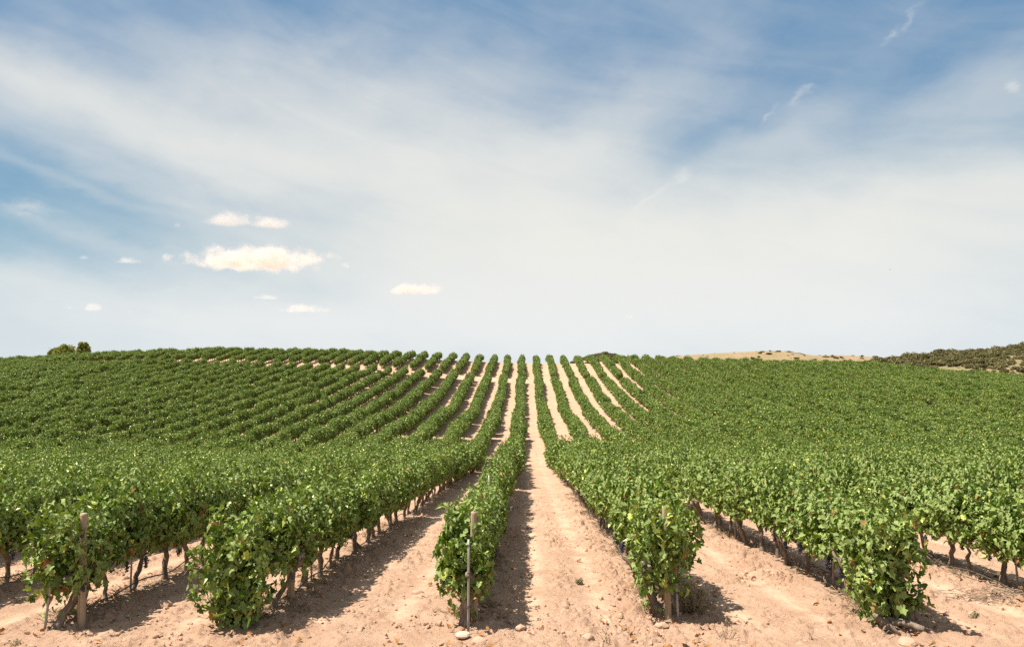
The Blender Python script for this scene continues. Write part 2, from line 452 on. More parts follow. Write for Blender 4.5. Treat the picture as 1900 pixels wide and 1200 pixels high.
# ------------------------------------------------------------------ hills behind
def hill(name, line, Y0, Yc, Y1, base, seed, step=3.0, amp=0.8):
    xs_l, zs_l = zip(*[(p.x, p.z) for p in (at(px, py, Yc) for px, py in line)])
    xs = np.arange(min(xs_l), max(xs_l), step); ys = np.arange(Y0, Y1, step)
    X, Y = np.meshgrid(xs, ys)
    top = np.interp(X, xs_l, zs_l)
    u = np.clip((Y - Y0) / (Yc - Y0), 0, 1); v = np.clip((Y1 - Y) / (Y1 - Yc), 0, 1)
    prof = np.where(Y <= Yc, np.sin(u * math.pi / 2) ** 0.9, v * v * (3 - 2 * v))
    Z = base + (top - base) * prof + (fbm(X * 0.06, Y * 0.06, seed, 4) - 0.5) * amp * 2 * np.clip(np.abs(Y - Yc) / 25, 0.25, 1)
    ny, nx = X.shape; idx = np.arange(ny * nx).reshape(ny, nx)
    F = np.stack([idx[:-1, :-1], idx[:-1, 1:], idx[1:, 1:], idx[1:, :-1]], -1).reshape(-1, 4)
    tag(link(name, mesh_np(name, np.stack([X, Y, Z], -1).reshape(-1, 3), [F], [M_HILL if name == 'tan_hill' else M_BRUSH], smooth=True)), kind='structure')
    def h(x, y):
        i = int(np.clip(round((x - xs[0]) / step), 0, nx - 1)); j = int(np.clip(round((y - ys[0]) / step), 0, ny - 1))
        return float(Z[j, i])
    return h, (xs[0], xs[-1])
tan_h, tan_x = hill('tan_hill', [(900, 720), (1060, 690), (1180, 668), (1250, 661), (1300, 657), (1360, 654), (1415, 651), (1440, 651), (1480, 656), (1500, 659), (1560, 659), (1600, 661), (1650, 666), (1720, 672), (1850, 690), (2100, 720)], 340, 430, 540, -16, 71, 3.0, 0.6)
scr_h, scr_x = hill('scrub_hill', [(1500, 715), (1580, 690), (1640, 673), (1680, 667), (1720, 663), (1760, 658), (1800, 657), (1830, 658), (1870, 653), (1900, 647), (1960, 640), (2080, 640), (2300, 660)], 182, 262, 360, -4, 77, 2.0, 0.8)

# ------------------------------------------------------------------ leaves
_half = [(-0.14, 0.24), (0.16, 0.50), (0.40, 0.27), (0.66, 0.42), (0.74, 0.20)]
_ring = [(0.04, 0.0)] + _half + [(1.0, 0.0)] + [(u, -v) for u, v in _half[::-1]]
LOBED = np.array([(0.40, 0.0)] + _ring); LOBED_F = np.array([(0, i, i % 12 + 1) for i in range(1, 13)])
_h2 = [(0.02, 0.36), (0.55, 0.42)]
SIMPLE = np.array([(0.0, 0.0), (0.02, -0.36), (0.55, -0.42), (1.0, 0.0), (0.55, 0.42), (0.02, 0.36)])
SIMPLE_F = np.array([(0, 1, 2), (0, 2, 3), (0, 3, 4), (0, 4, 5)])
DIAM = np.array([(0.0, 0.0), (0.45, -0.45), (1.0, 0.0), (0.45, 0.45)]); DIAM_F = np.array([(0, 1, 2), (0, 2, 3)])

def unit(a): return a / (np.linalg.norm(a, axis=1)[:, None] + 1e-9)

def leaves(g, rng, P, Nrm, Tip, size, tint, shape=(LOBED, LOBED_F), fold=0.6, curl=0.75, mi=0):
    T2, F2 = shape
    n = unit(Nrm); t = unit(Tip - n * (Tip * n).sum(1)[:, None]); b = np.cross(n, t)
    u, v = T2[:, 0], T2[:, 1]
    K = len(P)
    fo = fold * rng.uniform(0.2, 1.7, K)[:, None]; cu = curl * rng.uniform(-0.3, 1.8, K)[:, None]
    w = fo * np.abs(v)[None] - cu * (u ** 2)[None] + rng.normal(0, 0.035, (K, len(u)))
    V = P[:, None] + size[:, None, None] * (u[None, :, None] * t[:, None] + v[None, :, None] * b[:, None] + w[:, :, None] * n[:, None])
    F = (F2[None] + (np.arange(K) * len(u))[:, None, None]).reshape(-1, 3)
    g.add(V.reshape(-1, 3), F, np.repeat(tint, len(u), 0), mi)

def leaf_tint(rng, K, yellow=0.08, brown=0.015, pale=0.21):
    T = np.zeros((K, 4)); T[:, 3] = 1
    T[:, 0] = np.where(rng.random(K) < pale, rng.uniform(0.95, 1.9, K), rng.beta(0.75, 1.9, K))  # random share of leaves gets the painted glare tone
    T[:, 1] = np.where(rng.random(K) < yellow, rng.uniform(0.3, 1, K), rng.uniform(0, 0.08, K))
    T[:, 2] = np.where(rng.random(K) < brown, rng.uniform(0.5, 1, K), 0)
    return T

def foliage(g, seed, length=0.95, zlo=0.66, ztop=1.66, hw=0.32, shoots=38, per=17, fill=380, size=(0.055, 0.118),
            shape=(LOBED, LOBED_F), low=0, mi=0, yellow=0.07, brown=0.015, stray=8, pale=0.21):
    """a vine's canopy; the row runs along local Y"""
    rng = np.random.default_rng(seed)
    P, Nn, Tp, sz = [], [], [], []
    for s in range(shoots):
        p = np.array([rng.normal(0, 0.06), rng.uniform(-length / 2, length / 2), rng.uniform(0.62, 0.85)])
        d = np.array([rng.normal(0, 0.34), rng.normal(0, 0.25), 1.0]); d /= np.linalg.norm(d)
        side = rng.integers(2)
        n = int(per * rng.uniform(0.7, 1.25)) if s >= stray else int(per * rng.uniform(1.1, 1.5))
        zt = ztop + (rng.uniform(0.02, 0.32) if s < stray else rng.normal(-0.07, 0.13))
        for i in range(n):
            p = p + d * 0.066
            out = np.sign(p[0] + 1e-3)
            if p[2] > zt: d = d + np.array([0.32 * out, 0, -0.34])
            if abs(p[0]) > hw * 0.85: d = d + np.array([-0.10 * out, 0, -0.10])
            d = d + rng.normal(0, 0.10, 3); d /= np.linalg.norm(d)
            side = 1 - side
            p[0] = hw * 1.05 * math.tanh(p[0] / (hw * 1.05))
            a = rng.uniform(0, 2 * math.pi)
            o = np.array([math.cos(a), math.sin(a) * 0.8, rng.uniform(-0.3, 0.5)])
            q = p + o * rng.uniform(0.02, 0.085)
            if q[2] < zlo: continue
            P.append(q)
            Nn.append(np.array([0.75 * np.sign(q[0]) * min(1, abs(q[0]) / 0.2), 0, 0.62]) + rng.normal(0, 0.75, 3))
            Tp.append(o * 0.7 + np.array([0, 0, -0.75]) + rng.normal(0, 0.35, 3))
            sz.append(rng.uniform(*size) * (1.0 if i < n * 0.75 else 0.7))
    for _ in range(fill):
        y = rng.uniform(-length / 2 - 0.06, length / 2 + 0.06)
        u = rng.random() ** 0.85
        z = zlo + (ztop - zlo) * u
        w = hw * (0.55 + 0.75 * math.sin(math.pi * min(1, 0.15 + 0.80 * u)) ** 0.8) * (0.82 + 0.36 * vnoise(np.array([y * 3 + seed]), np.array([z * 3.3]), seed)[0])
        sgn = rng.choice((-1, 1)); x = sgn * w * (1 - 0.55 * rng.random() ** 2)
        P.append(np.array([x, y, z])); 
        Nn.append(np.array([0.9 * sgn, 0, 0.35 + 0.5 * u]) + rng.normal(0, 0.8, 3))
        Tp.append(np.array([0.25 * sgn, 0, -0.9]) + rng.normal(0, 0.45, 3)); sz.append(rng.uniform(*size))
    for _ in range(fill // 2):   # the crowded heart of the canopy
        P.append(np.array([rng.normal(0, hw * 0.42), rng.uniform(-length / 2, length / 2), rng.uniform(zlo + 0.02, ztop - 0.22)]))
        Nn.append(rng.normal(0, 1, 3) + (0, 0, 0.5)); Tp.append(rng.normal(0, 1, 3) + (0, 0, -0.8)); sz.append(size[1] * rng.uniform(0.9, 1.35))
    for _ in range(low):   # leaves of hanging and sucker shoots near the ground
        a = rng.uniform(0, 2 * math.pi); r = hw * 0.9 * math.sqrt(rng.random())
        z = 0.12 + (zlo + 0.2) * rng.random()
        P.append(np.array([r * math.cos(a), r * math.sin(a) * 0.95, z]))
        Nn.append(np.array([math.cos(a), math.sin(a), 0.6]) + rng.normal(0, 0.5, 3))
        Tp.append(np.array([math.cos(a) * .3, math.sin(a) * .3, -0.9]) + rng.normal(0, 0.4, 3)); sz.append(rng.uniform(*size))
    P = np.array(P); T = leaf_tint(rng, len(P), yellow, brown, pale)
    lowz = P[:, 2] < zlo + 0.22
    T[:, 2] = np.where(lowz & (rng.random(len(P)) < 0.07), rng.uniform(0.4, 1, len(P)), T[:, 2])
    leaves(g, rng, P, np.array(Nn), np.array(Tp), np.array(sz), T, shape, mi=mi)
    return g

def trunk(g, seed, lean=(0, 0), h=0.72, r=0.05, mi=0, n=9, arms=True):
    rng = np.random.default_rng(seed + 500)
    m = 9; z = np.linspace(-0.08, h, m)
    off = np.cumsum(rng.normal(0, 0.026, (m, 2)), 0); off -= off[1]
    k = np.clip(z / h, 0, 1)
    pts = np.stack([off[:, 0] + lean[0] * k, off[:, 1] + lean[1] * k, z], 1)
    rad = r * (1.0 + 0.55 * np.exp(-((z + 0.02) / 0.1) ** 2) + 0.45 * np.exp(-((z - h) / 0.12) ** 2)) * rng.uniform(0.75, 1.3, m)
    add_tube(g, pts, rad, n, mi, rng, 0.16)
    if arms:
        for s in (-1, 1):
            t = np.linspace(0, 1, 5)
            a = pts[-1] + np.stack([rng.normal(0, 0.02, 5), s * 0.42 * t, 0.06 * np.sin(t * 2) + rng.normal(0, 0.015, 5)], 1)
            a[0] = pts[-1] - np.array([0, 0, 0.03])
            add_tube(g, a, np.linspace(r * 0.75, r * 0.4, 5), 7, mi, rng, 0.15)

def bunch(g, rng, c, mi=0):
    b = bmesh.new(); bmesh.ops.create_icosphere(b, subdivisions=1, radius=1)
    SV = np.array([v.co[:] for v in b.verts]); SF = np.array([[v.index for v in f.verts] for f in b.faces]); b.free()
    add_tube(g, np.asarray(c) + np.array([(0, 0, 0.05), (0, 0, 0), (0, 0, -0.08), (0, 0, -0.17)]), [0.004, 0.036, 0.022, 0.004], 7, mi)
    for i in range(34):
        u = rng.random(); a = rng.uniform(0, 6.283); w = 0.045 * (1 - 0.75 * u) + 0.008
        p = np.asarray(c) + np.array([math.cos(a) * w, math.sin(a) * w, -0.17 * u])
        g.add(p + SV * rng.uniform(0.010, 0.013), SF, None, mi)

# meshes shared by the vines
NV = 14
FOL = [foliage(Geo(), 100 + i).mesh('foliage', [M_LEAF]) for i in range(NV)]
def trunk_mesh(seed, lean, **kw):
    g = Geo(); trunk(g, seed, lean, **kw); return g.mesh('trunk', [M_BARK], True)
_r = np.random.default_rng(3)
TRK = [trunk_mesh(i, (_r.normal(0, 0.10), _r.normal(0, 0.17)), r=_r.uniform(0.028, 0.052)) for i in range(10)]
def bunch_mesh(seed):
    g = Geo(); bunch(g, np.random.default_rng(seed), (0, 0, 0)); return g.mesh('grape_bunch', [M_GRAPE], True)
BUN = [bunch_mesh(i) for i in range(4)]

# ------------------------------------------------------------------ where the vines stand
VSP = 0.86
END_PX = {-2: (103, 1166), -1: (440, 1162), 0: (862, 1160), 1: (1222, 1140), 2: (1640, 1155)}
END_AT = {k: ground_px(*v) for k, v in END_PX.items()}
ROW_START = {k: p.y for k, p in END_AT.items()}
rng0 = np.random.default_rng(11)
def in_gap(x, y):
    if abs(y - (138 - 0.11 * x)) < 3.0 and -95 < x < 19: return True          # service paths that cross the rows
    if abs(y - (78 - 0.03 * x)) < 1.0 and -14 < x < 11: return True
    if x > 24 and abs(y - 100 - 0.25 * (x - 34)) < 1.0: return True
    return False

spots = []
for k in range(-54, 50):
    x = ROW0 + PITCHX * k
    y0 = ROW_START.get(k, 11.7 + 0.2 * math.sin(k * 1.7))
    yend = 168 + 2 * math.sin(k * 0.3)
    j, y = 0, y0
    while y < yend:
        if j == 0 or not (in_gap(x, y) or (y > 24 and rng0.random() < (0.012 if y < 60 else 0.016))):
            spots.append((k, j, x + rng0.normal(0, 0.035 if y < 50 else 0.08) + (0.10 * math.sin(y * 0.19 + k * 2.1) if y > 50 else 0), y + (rng0.normal(0, 0.06) if j else 0)))
        j += 1; y += VSP
def in_view(x, y, m=0.6):
    return -0.722 * y - m < x < 0.668 * y + m
near = sorted([s for s in spots if in_view(s[2], s[3])], key=lambda s: math.hypot(s[2], s[3]))
SINGLES = near[:300]
single_set = set((s[0], s[1]) for s in SINGLES)
REST = [s for s in spots if (s[0], s[1]) not in single_set and -0.85 * s[3] - 12 < s[2] < 0.8 * s[3] + 12]

ORD = ['', 'first', 'second', 'third', 'fourth', 'fifth', 'sixth', 'seventh', 'eighth', 'ninth', 'tenth', 'eleventh', 'twelfth', 'thirteenth', 'fourteenth',
       'fifteenth', 'sixteenth', 'seventeenth', 'eighteenth', 'nineteenth', 'twentieth']
def ordinal(n):
    if n <= 20: return ORD[n]
    if n < 30: return 'twenty-' + ORD[n - 20]
    if n == 30: return 'thirtieth'
    if n < 40: return 'thirty-' + ORD[n - 30]
    if n == 40: return 'fortieth'
    return 'forty-' + ORD[n - 40]
def row_name(k):
    if k == 0: return 'middle row'
    return f"{ORD[abs(k)]} row on the {'pine' if k < 0 else 'scrub hill'} side of the middle row"

SPECIAL = {   # the end vines and a few others have a look of their own
    (0, 0): dict(fol=dict(zlo=0.42, ztop=1.14, hw=0.25, shoots=30, low=30, fill=330, stray=2, length=0.62), lean=(-0.02, 0.0), label='low green end vine behind the free-standing post and stake of the middle row'),
    (0, 1): dict(fol=dict(zlo=0.5, ztop=1.34, hw=0.27, shoots=32), lean=(0.05, 0.06)),
    (-1, 0): dict(fol=dict(zlo=0.30, ztop=1.42, hw=0.36, shoots=36, low=460, fill=400), lean=(0.03, 0.05), label='dark bushy end vine with foliage down to its thick stump'),
    (-1, 3): dict(fol=dict(low=70, hw=0.34), lean=(0.02, 0.1), label='vine with yellow-green sucker shoots sprawling low beside its trunk'),
    (-2, 0): dict(fol=dict(zlo=0.42, ztop=1.56, hw=0.32, shoots=38, low=25, length=0.75), lean=(0.16, 0.30), label='end vine with a thick leaning trunk between leaning stake and round post'),
    (1, 0): dict(fol=dict(zlo=0.42, ztop=1.5, hw=0.28, shoots=38, low=30, yellow=0.25, length=0.95), lean=(-0.1, 0.05), label='pale sunlit end vine hiding a grey post, dry bush at its foot'),
    (2, 0): dict(fol=dict(zlo=0.30, ztop=1.5, hw=0.34, shoots=38, low=420, fill=420), lean=(0.06, 0.04), label='full end vine reaching the ground beside a fallen dry trunk'),
}
LOOK = ['green', 'leafy green', 'bushy green']
for (k, j, x, y) in SINGLES:
    sp = SPECIAL.get((k, j))
    rng = random.Random(k * 977 + j * 13 + 5)
    if j == 0 and k in END_AT: x, y = END_AT[k].x, END_AT[k].y
    v = bpy.data.objects.new('grapevine', None); COL.objects.link(v)
    v.empty_display_size = 0.3
    v.location = (x, y, S(x, y) - 0.02)
    n = j + 1
    lab = sp.get('label') if sp else None
    if not lab:
        if k == 0: lab = f'{LOOK[j % 3]} grapevine, {ordinal(n)} vine from the near end of the middle row'
        else:
            w = {-1: 'next to middle row on pine side', 1: 'next to middle row on scrub hill side'}.get(k)
            lab = f"grapevine {ordinal(n)} from the near end, {'row ' + w if w else row_name(k).replace('on the ', 'on ').replace(' of the middle row', ' of middle row')}"
    tag(v, lab, 'grapevine', 'grapevines in long parallel rows')
    if sp:
        fm = foliage(Geo(), 900 + k * 31 + j, **sp['fol']).mesh('foliage', [M_LEAF])
        tm = trunk_mesh(60 + k * 7 + j, sp['lean'], r=0.065 if j == 0 else 0.05)
    else:
        fm, tm = FOL[rng.randrange(NV)], TRK[rng.randrange(len(TRK))]
    f = link('foliage', fm, v); tr = link('trunk', tm, v)
    if j == 0 and k in (0, -2): f.location = (0, 0.22, 0)
    if not sp:
        f.rotation_euler = (0, 0, rng.choice((0, math.pi)) + rng.uniform(-0.12, 0.12))
        sz = rng.uniform(0.86, 1.10) * (min(1.0, 0.82 + 0.008 * j) if k == 0 else 1.0); f.scale = (rng.uniform(0.92, 1.12) * (0.84 if k == 0 else 1.0), 1.0, sz)
        f.location = (0, 0, rng.uniform(-0.06, 0.05))
        tr.rotation_euler = (0, 0, rng.choice((0, math.pi)) + rng.uniform(-0.25, 0.25))
        tr.scale = (1, 1, rng.uniform(0.95, 1.08))
    if y < 18 and abs(k) <= 3:
        for q in range(rng.choice((1, 2, 2, 3))):
            b = link('grape_bunch', BUN[rng.randrange(4)], v)
            b.location = (rng.choice((-1, 1)) * rng.uniform(0.12, 0.36), rng.uniform(-0.38, 0.38), rng.uniform(0.52, 0.74))
            b.scale = [rng.uniform(0.85, 1.25)] * 3

# ------------------------------------------------------------------ scattering for what nobody could count
def scatter(name, pts, rot, scl, idx, protos, label, cat, mat=None):
    pc = bpy.data.collections.new(name + '_sources')
    for i, me in enumerate(protos):
        o = bpy.data.objects.new(f'{name}_source.{i:03d}', me); pc.objects.link(o)
    me = bpy.data.meshes.new(name); me.from_pydata([tuple(p) for p in pts], [], [])
    for nm, ty, fld, data in (('rot', 'FLOAT_VECTOR', 'vector', rot), ('scl', 'FLOAT_VECTOR', 'vector', scl), ('pick', 'INT', 'value', idx)):
        a = me.attributes.new(nm, ty, 'POINT')
        a.data.foreach_set(fld, np.asarray(data, np.int32 if ty == 'INT' else np.float32).ravel())
    o = link(name, me); tag(o, label, cat, kind='stuff')
    t = bpy.data.node_groups.new(name, 'GeometryNodeTree'); t.is_modifier = True
    t.interface.new_socket('Geometry', in_out='INPUT', socket_type='NodeSocketGeometry')
    t.interface.new_socket('Geometry', in_out='OUTPUT', socket_type='NodeSocketGeometry')
    gi, go = t.nodes.new('NodeGroupInput'), t.nodes.new('NodeGroupOutput')
    ci = t.nodes.new('GeometryNodeCollectionInfo'); ci.inputs['Collection'].default_value = pc
    ci.inputs['Separate Children'].default_value = True; ci.inputs['Reset Children'].default_value = True
    ip = t.nodes.new('GeometryNodeInstanceOnPoints'); ip.inputs['Pick Instance'].default_value = True
    def attr(nm, ty):
        n = t.nodes.new('GeometryNodeInputNamedAttribute'); n.data_type = ty; n.inputs['Name'].default_value = nm
        return [s for s in n.outputs if s.enabled and s.name == 'Attribute'][0]
    er = t.nodes.new('FunctionNodeEulerToRotation')
    t.links.new(attr('rot', 'FLOAT_VECTOR'), er.inputs[0]); t.links.new(er.outputs[0], ip.inputs['Rotation'])
    t.links.new(attr('scl', 'FLOAT_VECTOR'), ip.inputs['Scale']); t.links.new(attr('pick', 'INT'), ip.inputs['Instance Index'])
    t.links.new(gi.outputs[0], ip.inputs['Points']); t.links.new(ci.outputs[0], ip.inputs['Instance'])
    t.links.new(ip.outputs[0], go.inputs[0])
    md = o.modifiers.new('scatter', 'NODES'); md.node_group = t
    return o

def whole_vine(seed, shape, shoots, per, fill, size, lean, pale=0.18):
    g = Geo(); foliage(g, seed, shape=shape, shoots=shoots, per=per, fill=fill, size=size, mi=0, length=0.98, pale=pale, zlo=0.50)
    trunk(g, seed, lean, mi=1, n=6)
    return g.mesh('grapevine', [M_LEAF, M_BARK])
protos = [whole_vine(300 + i, (SIMPLE, SIMPLE_F), 34, 16, 320, (0.065, 0.125), (0.05 * (i - 3), 0.03)) for i in range(7)]
protos += [whole_vine(320 + i, (DIAM, DIAM_F), 26, 13, 320, (0.10, 0.165), (0, 0.03), 0.07) for i in range(8)]
rr = np.random.default_rng(21)
n = len(REST); P = np.array([(x, y, 0) for (_, _, x, y) in REST]); P[:, 2] = surface(P[:, 0], P[:, 1]) - 0.03
P[:, 2] += (fbm(P[:, 0] * 0.05, P[:, 1] * 0.05, 9, 3) - 0.5) * 0.5 * np.clip((P[:, 1] - 60) / 40, 0, 1) * np.clip((176 - P[:, 1]) / 20, 0, 1)
dist = np.hypot(P[:, 0], P[:, 1])
pick = np.where(dist < 75, rr.integers(0, 7, n), rr.integers(7, 15, n))
vig = 0.86 + 0.3 * fbm(P[:, 0] * 0.12, P[:, 1] * 0.12, 55, 3)          # vigour drifts across the field
scatter('vineyard_rows', P, np.stack([np.zeros(n), np.zeros(n), rr.integers(0, 2, n) * math.pi + rr.normal(0, 0.12, n)], 1),
        np.stack([vig * rr.uniform(1.12, 1.55, n) * (1 + 0.16 * np.clip((P[:, 0] - 5) / 10, 0, 1) - 0.20 * np.clip((-P[:, 0] - 10) / 14, 0, 1) * np.clip((dist - 60) / 20, 0, 1)), np.full(n, 1.03), (0.96 - 0.04 * np.clip((-P[:, 0] - 16) / 14, 0, 1)) * vig * np.clip(rr.normal(1.0, 0.11, n), 0.72, 1.3)], 1), pick, protos,
        'long dense rows of grapevines covering the far slope up to the skyline', 'vineyard')

# clods of earth along the rows
def clod_mesh(seed, mat, rough=0.28, flat=0.7, sub=2):
    b = bmesh.new(); bmesh.ops.create_icosphere(b, subdivisions=sub, radius=1)
    rg = np.random.default_rng(seed); K = rg.normal(0, 1, (7, 3)); ph = rg.uniform(0, 6, 7)
    for v in b.verts:
        p = np.array(v.co[:]); s = sum(math.sin(K[i].dot(p) * 1.9 + ph[i]) for i in range(7)) / 7
        p = p * (1 + rough * s * 2.0 + rg.uniform(-0.06, 0.06)); v.co = (p[0], p[1] * 0.85, p[2] * flat)
    me = bpy.data.meshes.new('clod'); b.to_mesh(me); b.free(); me.materials.append(mat)
    return me
cl = [clod_mesh(i, M_CLOD, 0.45) for i in range(8)]
pts, sc, ro = [], [], []
rg = np.random.default_rng(77)
for _ in range(130000):
    y = 9.0 + 24 * rg.random() ** 1.6; x = rg.uniform(-0.75 * y - 0.5, 0.7 * y + 0.5)
    d = float(row_dist(x)); inr = min(1, max(0, (y - 10.4) / 1.2))
    pr = (0.9 * math.exp(-((d - 0.45) / 0.28) ** 2) + 0.28 * math.exp(-((d - 1.5) / 0.28) ** 2) + 0.07) * inr + (1 - inr) * 0.22
    pr *= max(0.05, 2.4 * float(fbm(np.array([x * 0.9]), np.array([y * 0.55]), 5, 3)[0]) - 0.5)
    if rg.random() < pr * 1.0:
        s = 0.006 + 0.040 * rg.random() ** 5
        pts.append((x, y)); sc.append((s, s * rg.uniform(0.8, 1.3), s * rg.uniform(0.7, 1.1))); ro.append(rg.uniform(0, 6.28, 3) * (0.15, 0.15, 1))
P = np.array(pts); Z = surface(P[:, 0], P[:, 1]) + 0.004
scatter('earth_clods', np.column_stack([P, Z]), ro, sc, rg.integers(0, 8, len(P)), cl, 'crumbly pinkish clods of earth strewn along the rows', 'clods')

# straw and dry weeds at the foot of the rows
def straw_mesh(seed):
    rng = np.random.default_rng(seed); g = Geo()
    for i in range(26):
        a = rng.uniform(0, 6.283); L = rng.uniform(0.05, 0.19); q = rng.normal(0, 0.05, 3) * (1, 1, 0)
        e = q + np.array([math.cos(a) * L, math.sin(a) * L, L * rng.uniform(0.1, 0.9)])
        g.add([q + (0.003, 0, 0), q - (0.003, 0, 0), (q + e) / 2 + (0.002, 0, 0.01), e], [(0, 1, 2), (1, 3, 2), (0, 2, 3)])
    return g.mesh('straw', [M_STRAW])
M_STRAW = simple_mat('straw', (0.20, 0.14, 0.085), (0.42, 0.31, 0.19), 6, 0.9)
st = [straw_mesh(i) for i in range(5)]; rg = np.random.default_rng(17); pts = []
for _ in range(5200):
    y = 11.2 + 22 * rg.random() ** 1.3; k = rg.integers(-6, 8); x = ROW0 + 3 * k + rg.normal(0, 0.24)
    w = float(fbm(np.array([x * 0.8 + 40]), np.array([y * 0.6]), 88, 2)[0])
    if rg.random() < (w - 0.30) * (3.0 if k >= 1 else 1.3): pts.append((x, y))
P = np.array(pts); n = len(P)
scatter('dry_grass', np.column_stack([P, surface(P[:, 0], P[:, 1]) + 0.005]), np.stack([np.zeros(n), np.zeros(n), rg.uniform(0, 6.28, n)], 1),
        np.repeat(rg.uniform(0.5, 1.3, n)[:, None], 3, 1), rg.integers(0, 5, n), st, 'dry straw coloured grass along the foot of the vine rows', 'dry grass')

# fallen leaves
g = Geo(); rg = np.random.default_rng(5)
K = 700; ys = 9.4 + 13 * rg.random(K) ** 1.4; xs = []
for y in ys:
    k = rg.integers(-3, 4); xs.append(ROW0 + 3 * k + rg.normal(0, 0.55))
xs = np.array(xs); Pl = np.column_stack([xs, ys, surface(xs, ys) + 0.035])
T = np.zeros((K, 4)); T[:, 3] = 1; T[:, 2] = rg.uniform(0.75, 1, K)
leaves(g, rg, Pl, np.column_stack([rg.normal(0, 0.4, K), rg.normal(0, 0.4, K), np.ones(K)]), rg.normal(0, 1, (K, 3)), rg.uniform(0.05, 0.10, K), T, curl=0.6)
tag(link('leaf_litter', g.mesh('leaf_litter', [M_LEAF])), 'fallen reddish brown vine leaves scattered over the soil', 'leaf litter', kind='stuff')

# ------------------------------------------------------------------ posts, stakes, hoses
def post(px, py, h, r, label, top_lean=(0, 0), rz=0):
    p = ground_px(px, py); p.z = S(p.x, p.y)
    g = Geo(); rng = np.random.default_rng(int(px))
    z = np.array([-0.12, 0.0, 0.3, 0.7, 1.1, h - 0.03, h, h + 0.006]); k = z / h
    add_tube(g, np.stack([top_lean[0] * k, top_lean[1] * k, z], 1), r * np.array([1, 1, 1, .98, .97, .96, .9, .5]), 14, 0, rng, 0.035)
    o = link('wooden_post', g.mesh('wooden_post', [M_POST], True), None, p)
    tag(o, label, 'post', 'round posts at the row ends')
post(880, 1149, 1.50, 0.052, 'round weathered post standing in the end vine of the middle row', (-0.01, 0))
post(151, 1165, 1.62, 0.055, 'tall brown round post beside the thick leaning vine trunk', (-0.03, 0))
post(1239, 1145, 1.56, 0.055, 'grey round post half buried in the pale sunlit end vine', (-0.01, 0))
post(1614, 1148, 1.25, 0.052, 'short brown post at the foot of the vine by the fallen trunk')
post(541, 1113, 1.35, 0.055, 'post mostly hidden behind the dark bushy end vine', (-0.1, 0))

def stake(x, y, h, lean, label, tie=None, r=0.017, z0=None):
    z = S(x, y)
    g = Geo()
    t = np.linspace(0, 1, 6)
    add_tube(g, np.stack([lean[0] * t, lean[1] * t, -0.06 + (h + 0.06) * t], 1), r, 8)
    o = link('metal_stake', g.mesh('metal_stake', [M_STAKE], True), None, (x, y, z))
    tag(o, label, 'stake', 'steel stakes along the rows')
    for tz in (tie or []):
        gt = Geo(); a = np.linspace(0, 4 * math.pi, 26); q = tz / h
        add_tube(gt, np.stack([lean[0] * q + np.cos(a) * (r + .005), lean[1] * q + np.sin(a) * (r + .005), tz + 0.003 * a], 1), 0.005, 5)
        link('wire_tie', gt.mesh('wire_tie', [M_HOSE], True), o)
for (px, py, h, lean, lab, tie) in [
        (869, 1173, 1.22, (0.0, 0), 'grey steel stake in front of the middle row, wire tied round it', [0.32, 0.75, 1.12]),
        (1259, 1150, 0.98, (-0.035, 0.05), 'pale steel stake between the grey post and the dry bush', [0.35, 0.78]),
        (82, 1172, 1.16, (0.09, 0.02), 'leaning grey stake in front of the thick leaning vine trunk', [0.45, 0.85]),
        (290, 1102, 1.5, (0.0, 0), 'thin grey stake between gnarled trunks of the row with the leaning stake', None),
        (1508, 1097, 1.5, (-0.02, 0), 'pale stake beside bare trunks just behind the short brown post', None),
        (1800, 1106, 1.55, (-0.06, 0), 'tall pale stake beside the heap of dry prunings', None),
        (1664, 1148, 1.02, (0.03, 0), 'stake whose tip shows over the end vine by the fallen trunk', None),
        (567, 1078, 1.5, (0, 0), 'grey stake behind the dark bushy end vine', None)]:
    p = ground_px(px, py)
    if h > 1.4: p.x = ROW0 + PITCHX * round((p.x - ROW0) / PITCHX)      # these stand inside the row
    stake(p.x, p.y, h, lean, lab, tie)
rs = random.Random(8)
for k in range(-7, 8):
    m = 0
    for y in np.arange(17.2 + (k % 3) * 0.9, 37, 7.6):
        m += 1
        x = ROW0 + 3 * k + rs.uniform(-0.05, 0.05)
        if not in_view(x, y, 0.2): continue
        rn = 'middle row' if k == 0 else f"{ORD[abs(k)]} row on the {'pine' if k < 0 else 'scrub hill'} side of middle"
        stake(x, y + rs.uniform(-.2, .2), rs.uniform(1.58, 1.78), (rs.uniform(-.04, .04), 0), f'pale stake tip {ORD[m]} along the {rn}', None, 0.02)

def hose(k, y0, y1, label, side=0.12):
    rng = np.random.default_rng(400 + k); x = ROW0 + 3 * k
    y = np.arange(y0, y1, 0.22)
    z = surface(np.full(len(y), x), y) + 0.13 + 0.09 * np.sin(y * 2.3 + k) * np.sin(y * 0.9) + 0.015
    z[:3] = [S(x + side, y[0]) + 0.02, S(x + side, y[1]) + 0.05, z[2] - 0.04]
    g = Geo(); add_tube(g, np.stack([x + side + 0.05 * np.sin(y * 1.7 + k * 2), y, z], 1), 0.011, 7)
    tag(link('irrigation_hose', g.mesh('irrigation_hose', [M_HOSE], True)), label, 'hose', 'drip hoses along the rows')
hose(0, 12.3, 34, 'black drip hose along the foot of the middle row')
hose(-1, 11.9, 34, 'black drip hose running behind the dark bushy end vine')
hose(-2, 11.6, 34, 'black drip hose starting by the tall brown round post')
hose(-3, 12.6, 34, 'black drip hose passing the outermost gnarled trunk on the pine side')
hose(1, 11.6, 34, 'black drip hose dropping to soil by the grey post', -0.16)
hose(2, 11.9, 34, 'black drip hose between the short brown post and bare trunks', 0.14)
hose(3, 12.4, 34, 'black drip hose looping over the heap of dry prunings', -0.2)

